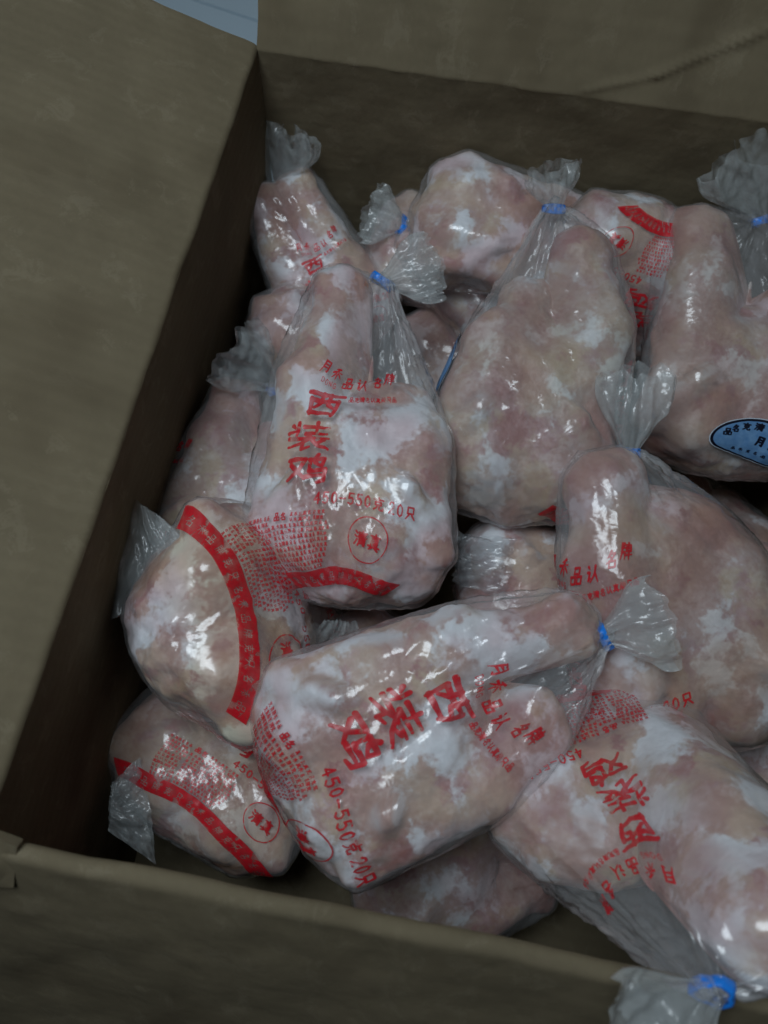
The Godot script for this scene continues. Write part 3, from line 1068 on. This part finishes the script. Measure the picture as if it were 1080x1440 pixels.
	# K: along the back wall, two
	bag({tie = Vector3(0.350, -0.150, 0.036), bot = Vector3(0.132, -0.098, 0.046), hw = 0.050, ht = 0.050, seed = 11, skin = 1, up = Vector3(0, 1, 0.3), nu = 91, nv = 71,
		label = "pale bag lying along the back wall left of the red-striped one"})
	bag({tie = Vector3(0.300, -0.250, 0.070), bot = Vector3(0.328, -0.066, 0.034), hw = 0.072, ht = 0.046, seed = 19, up = Vector3(0.0, 0.5, 1.0), nu = 81, nv = 61, print = 0.0, print_from = -0.40, print_to = 1.0,
		label = "pinkish bag by the back wall with a red strip across it"})
	bag({tie = Vector3(0.230, -0.190, 0.040), bot = Vector3(0.092, -0.160, 0.025), hw = 0.045, ht = 0.044, seed = 12, up = up, nu = 71, nv = 55,
		label = "greyish bag end at the back wall, left of the long bag lying there"})
	bag({tie = Vector3(0.122, -0.130, 0.034), bot = Vector3(0.235, -0.190, 0.070), hw = 0.046, ht = 0.042, seed = 13, up = up, nu = 71, nv = 55,
		legs = [[-0.45, 0.40, -0.45, 0.66, 0.3, -0.2, 0.9, 0.15, 0.028, 0.015], [0.45, 0.38, 0.48, 0.60, 0.3, 0.3, 0.72, 0.4, 0.028, 0.017]],
		tail = Vector3(0.092, -0.105, 0.042), tail_w = 0.023, label = "small bag behind the middle one with frosted end pointing left"})
	# M: front left, low
	var m := bag({tie = Vector3(0.103, -0.245, 0.400), bot = Vector3(0.044, -0.205, 0.553), hw = 0.077, ht = 0.050, tint = Color(0.84, 0.66, 0.48), seed = 14, up = Vector3(0.0, 1, 0.3), nu = 91, nv = 71, print = 0.01, print_from = -0.23, print_to = 1.18,
		label = "low bag in the front left corner with a dark red band and pale film corner"})
	corner(m, "film_corner", Vector3(0.040, -0.195, 0.572), Vector3(0.016, -0.165, 0.505), Vector3(0.003, -0.162, 0.525), Vector3(0.008, -0.170, 0.556), 0.007, 0.0025, 33, mats.milky)
	# N: under B and E
	var nn := bag({tie = Vector3(0.365, -0.205, 0.318), bot = Vector3(0.222, -0.190, 0.330), hw = 0.050, ht = 0.050, seed = 15, skin = 0, up = up, nu = 71, nv = 55,
		label = "frosted bag wedged under the front bag, clear pleated film at its left"})
	corner(nn, "pleated_film", Vector3(0.252, -0.135, 0.352), Vector3(0.252, -0.135, 0.306), Vector3(0.210, -0.118, 0.314), Vector3(0.212, -0.118, 0.352), 0.006, 0.004, 34, mats.clear)
	# O: under B, its corner sticking up
	var oo := bag({tie = Vector3(0.240, -0.240, 0.440), bot = Vector3(0.120, -0.235, 0.395), hw = 0.055, ht = 0.045, seed = 16, up = up, nu = 61, nv = 45,
		label = "bag buried under the front bag, only its grey film corner sticking up"})
	corner(oo, "film_corner", Vector3(0.100, -0.195, 0.425), Vector3(0.165, -0.175, 0.412), Vector3(0.150, -0.135, 0.390), Vector3(0.127, -0.135, 0.392), 0.002, 0.0015, 35, mats.milky)
	bag({tie = Vector3(0.345, -0.255, 0.520), bot = Vector3(0.175, -0.250, 0.545), hw = 0.056, ht = 0.050, seed = 17, up = up, nu = 61, nv = 45,
		label = "dark reddish bag deep between the two front bags"})
	bag({tie = Vector3(0.450, -0.235, 0.500), bot = Vector3(0.440, -0.225, 0.340), hw = 0.052, ht = 0.048, seed = 18, up = up, nu = 61, nv = 45, print = 0.03,
		label = "shadowed bag deep at the right wall below the large right bag"})
	bag({tie = Vector3(0.190, -0.255, 0.200), bot = Vector3(0.185, -0.215, 0.060), hw = 0.058, ht = 0.050, seed = 20, up = up, nu = 61, nv = 45, tint = Color(0.8, 0.6, 0.55),
		label = "dim reddish bag deep in the gap between the middle bag and the plump one"})
	bag({tie = Vector3(0.440, -0.255, 0.170), bot = Vector3(0.445, -0.230, 0.300), hw = 0.050, ht = 0.048, seed = 21, up = up, nu = 61, nv = 45, tint = Color(0.8, 0.6, 0.55),
		label = "dim bag in the dark gap under the oval label at right"})
	# torn scrap of board on the front flap
	var s := thing("cardboard_scrap", "torn tan cardboard scrap at the left end of the front fold", "cardboard")
	part("scrap", board(Vector3(-0.030, 0.006, 0.556), Vector3(0.020, 0.004, 0.562), Vector3(0.016, -0.020, 0.582), Vector3(-0.030, -0.028, 0.590), 0.005, 0.007, 12), mats.card, s)
